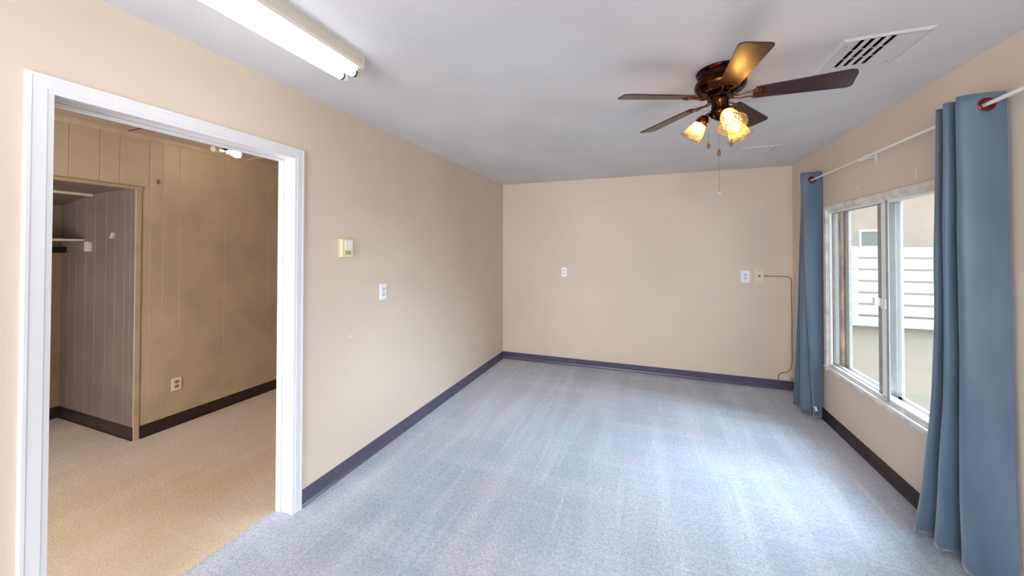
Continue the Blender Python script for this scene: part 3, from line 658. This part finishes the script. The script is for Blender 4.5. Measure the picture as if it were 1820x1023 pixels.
# light kit: three arms, sockets, pressed glass shades and bulbs
BULBS = []
for az in (281, 161, 41):
    d = Vector((math.cos(R(az)), math.sin(R(az)), 0)); c0 = Vector((FX, FY, BZ - .078))
    p0 = c0 + d * .040; p1 = c0 + d * .058 + Vector((0, 0, .002)); p2 = c0 + d * .070 + Vector((0, 0, -.010))
    bm = BM(); tube(bm, crom([p0, p1, p2], 5), .010, 12)
    arm = obj('lamp_arm', bm, M_brass, fan, smooth=True)
    ax = (d * .72 + Vector((0, 0, -.95))).normalized(); Q = Matrix.Translation(p2) @ ax.to_track_quat('Z', 'Y').to_matrix().to_4x4()
    bm = BM(); lathe(bm, [(0, -.008), (.016, -.008), (.024, 0), (.031, .014), (.034, .030), (.033, .036), (.030, .036), (.029, .02), (.0, .015)], 28, Q); obj('shade_holder', bm, M_brassl, fan, smooth=True)
    # the shade: a bell with a ribbed scalloped lip
    bm = BM(); n = 64
    prof = [(.030, .028), (.031, .040), (.037, .055), (.043, .072), (.047, .090), (.051, .106), (.058, .118), (.066, .124)]
    rings = []
    for sgn, pr in ((0, prof), (1, prof[::-1])):
        for (r, h) in pr:
            rr = r - (.0025 if sgn else 0); lip = max(0, (h - .09) / .034)
            rings.append([bm.verts.new(Q @ Vector(((rr + .0007 * lip * math.cos(8 * 2 * PI * k / n)) * math.cos(2 * PI * k / n), (rr + .0007 * lip * math.cos(8 * 2 * PI * k / n)) * math.sin(2 * PI * k / n), h + .0008 * lip * math.cos(8 * 2 * PI * k / n)))) for k in range(n)])
    for A_, B_ in zip(rings, rings[1:] + rings[:1]):
        for k in range(n): bm.faces.new((A_[k], A_[(k + 1) % n], B_[(k + 1) % n], B_[k]))
    sh = obj('glass_shade', bm, M_shade, fan, smooth=True, label='glowing pressed amber glass bell shade')
    bm = BM(); lathe(bm, [(0, .018), (.010, .018), (.011, .030), (.016, .046), (.020, .062), (.018, .076), (.010, .086), (0, .089)], 20, Q); obj('bulb', bm, M_bulb, sh, smooth=True, label='lit warm bulb')
# pull chains
def chain(x, y, z0, z1, fobz, name='pull_chain', r=.0011):
    bm = BM(); tube(bm, [(x, y, z0), (x, y, z1)], r, 6)
    n = int((z0 - z1) / .006)
    for k in range(n):
        bmesh.ops.create_icosphere(bm, subdivisions=1, radius=.0017, matrix=Matrix.Translation((x, y, z0 - k * .006)))
    c = obj(name, bm, M_chain, fan)
    bm = BM(); lathe(bm, [(0, fobz + .020), (.003, fobz + .019), (.0045, fobz + .014), (.0075, fobz + .002), (.0085, fobz - .008), (.0065, fobz - .016), (0, fobz - .019)], 16, Matrix.Translation((x, y, 0))); obj('fob', bm, M_fob, c, smooth=True, label='teardrop walnut fob')
    return c
chain(.300, 2.11, BZ - .062, 2.072, 2.054)
chain(.403, 2.12, BZ - .062, 2.077, 2.058)
c = chain(.350, 2.132, BZ - .118, 2.035, 2.018)
bm = BM(); tube(bm, [(.350, 2.132, 2.0), (.350, 2.132, 1.815)], .0008, 6); obj('lower_chain', bm, M_chain, c)
bm = BM(); bmesh.ops.create_icosphere(bm, subdivisions=3, radius=.010, matrix=Matrix.Translation((.350, 2.132, 1.806)))
obj('crystal_ball', bm, M_crystal, c, smooth=True, label='small clear crystal ball at the chain end')
# ------------------------------------------------------------------ curtain rod and curtains
RX, RZ = 1.400, 2.152
t = thing('curtain_rod', (RX, 3.0, RZ), 'white telescoping curtain rod above the window', 'curtain rod')
bm = BM(); tube(bm, [(RX, 1.55, RZ + .002), (RX, 3.16, RZ)], .0088, 16); obj('outer_pole', bm, M_rod, t, smooth=True)
bm = BM(); tube(bm, [(RX, 3.15, RZ), (RX, 4.25, RZ)], .0066, 16); obj('inner_pole', bm, M_rod, t, smooth=True)
bm = BM(); tube(bm, [(RX, 3.15, RZ), (RX, 3.185, RZ)], .0100, 16); obj('joint_collar', bm, M_rod, t, smooth=True)
for y in (1.62, 3.225, 4.205):
    bm = BM(); box(bm, XR - .003, XR, y - .011, y + .011, RZ - .032, RZ + .026); tube(bm, [(XR - .002, y, RZ + .012), (XR - .04, y, RZ + .004), (RX + .012, y, RZ - .008), (RX - .008, y, RZ - .011)], .0045, 8)
    box(bm, RX - .013, RX + .013, y - .006, y + .006, RZ - .014, RZ - .0085)
    b_ = obj('bracket', bm, M_rod, t, bevel=.001)
    bm = BM(); lathe(bm, [(0, .003), (.004, .002), (.005, 0)], 12, Matrix.Translation((XR - .003, y, RZ - .022)) @ Matrix.Rotation(-PI / 2, 4, 'Y')); obj('screw', bm, M_screw, b_, smooth=True)
def curtain(top, bot, ztop, zbot, power, label, gy, seedv, flare_fn=None):
    t = thing('curtain', (RX, top[0][1], zbot), label, 'curtain', 'grommet curtains')
    n = 6; A = crom([(x, y, 0) for x, y in top], n); B_ = crom([(x, y, 0) for x, y in bot], n); NZ = 56; rows = []
    bm = BM()
    for j in range(NZ + 1):
        u = j / NZ; z = ztop + (zbot - ztop) * u; w_ = flare_fn(u) if flare_fn else u ** power; row = []
        for k, (p, q) in enumerate(zip(A, B_)):
            c = p.lerp(q, w_)
            nz = noise.noise(Vector((k * .11, z * 2.3, seedv))) * .006 * min(1, u * 3)
            x = min(c.x + nz, XR - .022 if u > .93 else XR - .006)
            row.append(bm.verts.new((x, c.y + noise.noise(Vector((k * .09 + 9, z * 1.7, seedv))) * .006 * min(1, u * 3), z + (.004 * math.sin(k * .5) if j == NZ else 0))))
        rows.append(row)
    for r1_, r2_ in zip(rows, rows[1:]):
        for k in range(len(A) - 1): bm.faces.new((r1_[k], r1_[k + 1], r2_[k + 1], r2_[k]))
    # cut the grommet hole in the front face
    gz = RZ
    kill = [f for f in bm.faces if abs(f.calc_center_median().z - gz) < .021 and (f.calc_center_median() - Vector((RX, f.calc_center_median().y, gz))).length < .019]
    bmesh.ops.delete(bm, geom=kill, context='FACES')
    o = obj('panel', bm, M_cloth, t, smooth=True)
    for p in o.data.polygons: p.use_smooth = True
    md = o.modifiers.new('thick', 'SOLIDIFY'); md.thickness = .0018; md.offset = 0
    return t, A
def grommet(parent, c, nrm, k=1.0):
    Q = Matrix.Translation(c) @ Vector(nrm).to_track_quat('Z', 'Y').to_matrix().to_4x4()
    bm = BM(); n = 12
    prof = [(.0195 + .0042 * k + .0062 * math.cos(2 * PI * a / n), .003 * math.sin(2 * PI * a / n)) for a in range(n)]
    lathe(bm, prof, 40, Q, closed=True); return obj('grommet', bm, M_grom, parent, smooth=True, label='reddish bronze ring grommet')
topR = [(1.470, 2.222), (1.430, 2.216), (1.395, 2.214), (1.350, 2.220), (1.322, 2.232), (1.324, 2.248), (1.40, 2.262), (1.464, 2.278), (1.466, 2.296), (1.40, 2.304), (1.328, 2.306), (1.322, 2.322), (1.40, 2.345), (1.462, 2.362), (1.464, 2.382), (1.40, 2.392), (1.345, 2.398), (1.350, 2.414), (1.42, 2.43)]
botR = [(1.470, 2.190), (1.452, 2.215), (1.435, 2.245), (1.408, 2.290), (1.384, 2.330), (1.395, 2.372), (1.445, 2.405), (1.455, 2.440), (1.425, 2.452), (1.385, 2.452), (1.356, 2.458), (1.360, 2.495), (1.405, 2.515), (1.440, 2.520), (1.425, 2.545), (1.370, 2.560), (1.332, 2.568), (1.345, 2.600), (1.42, 2.63)]
def flareR(u): return .30 * u + .70 * max(0, (u - .45) / .55) ** 1.8
cr, A = curtain(topR, botR, 2.206, .022, 1, 'dusty blue curtain at the near right end of the rod', 2.22, 3.3, flareR)
grommet(cr, (RX, 2.213, RZ), (0.0, -1, 0))
topL = [(1.477, 4.030), (1.44, 4.026), (1.40, 4.024), (1.355, 4.028), (1.326, 4.040), (1.330, 4.058), (1.40, 4.085), (1.458, 4.105), (1.460, 4.135), (1.40, 4.155), (1.378, 4.170), (1.378, 4.192), (1.42, 4.225), (1.455, 4.25), (1.462, 4.28), (1.445, 4.305), (1.425, 4.325), (1.428, 4.35), (1.45, 4.375)]
botL = [(1.462, 4.030), (1.44, 4.016), (1.425, 4.008), (1.408, 4.000), (1.394, 3.992), (1.398, 4.030), (1.430, 4.070), (1.425, 4.090), (1.400, 4.090), (1.362, 4.092), (1.332, 4.102), (1.330, 4.128), (1.38, 4.165), (1.42, 4.20), (1.40, 4.23), (1.362, 4.255), (1.330, 4.285), (1.350, 4.310), (1.42, 4.33)]
cl, A = curtain(topL, botL, 2.226, .022, 1.25, 'dusty blue curtain at the far left end of the rod near the corner', 4.03, 8.1)
grommet(cl, (RX, 4.022, RZ), (0.0, -1, 0))
bm = BM(); prism(bm, [(1.385, .125), (1.408, .122), (1.417, .083), (1.398, .086)], 1, 3.992, 3.9935); obj('care_tag', bm, M_tag, cl, label='small white care tag near the hem')
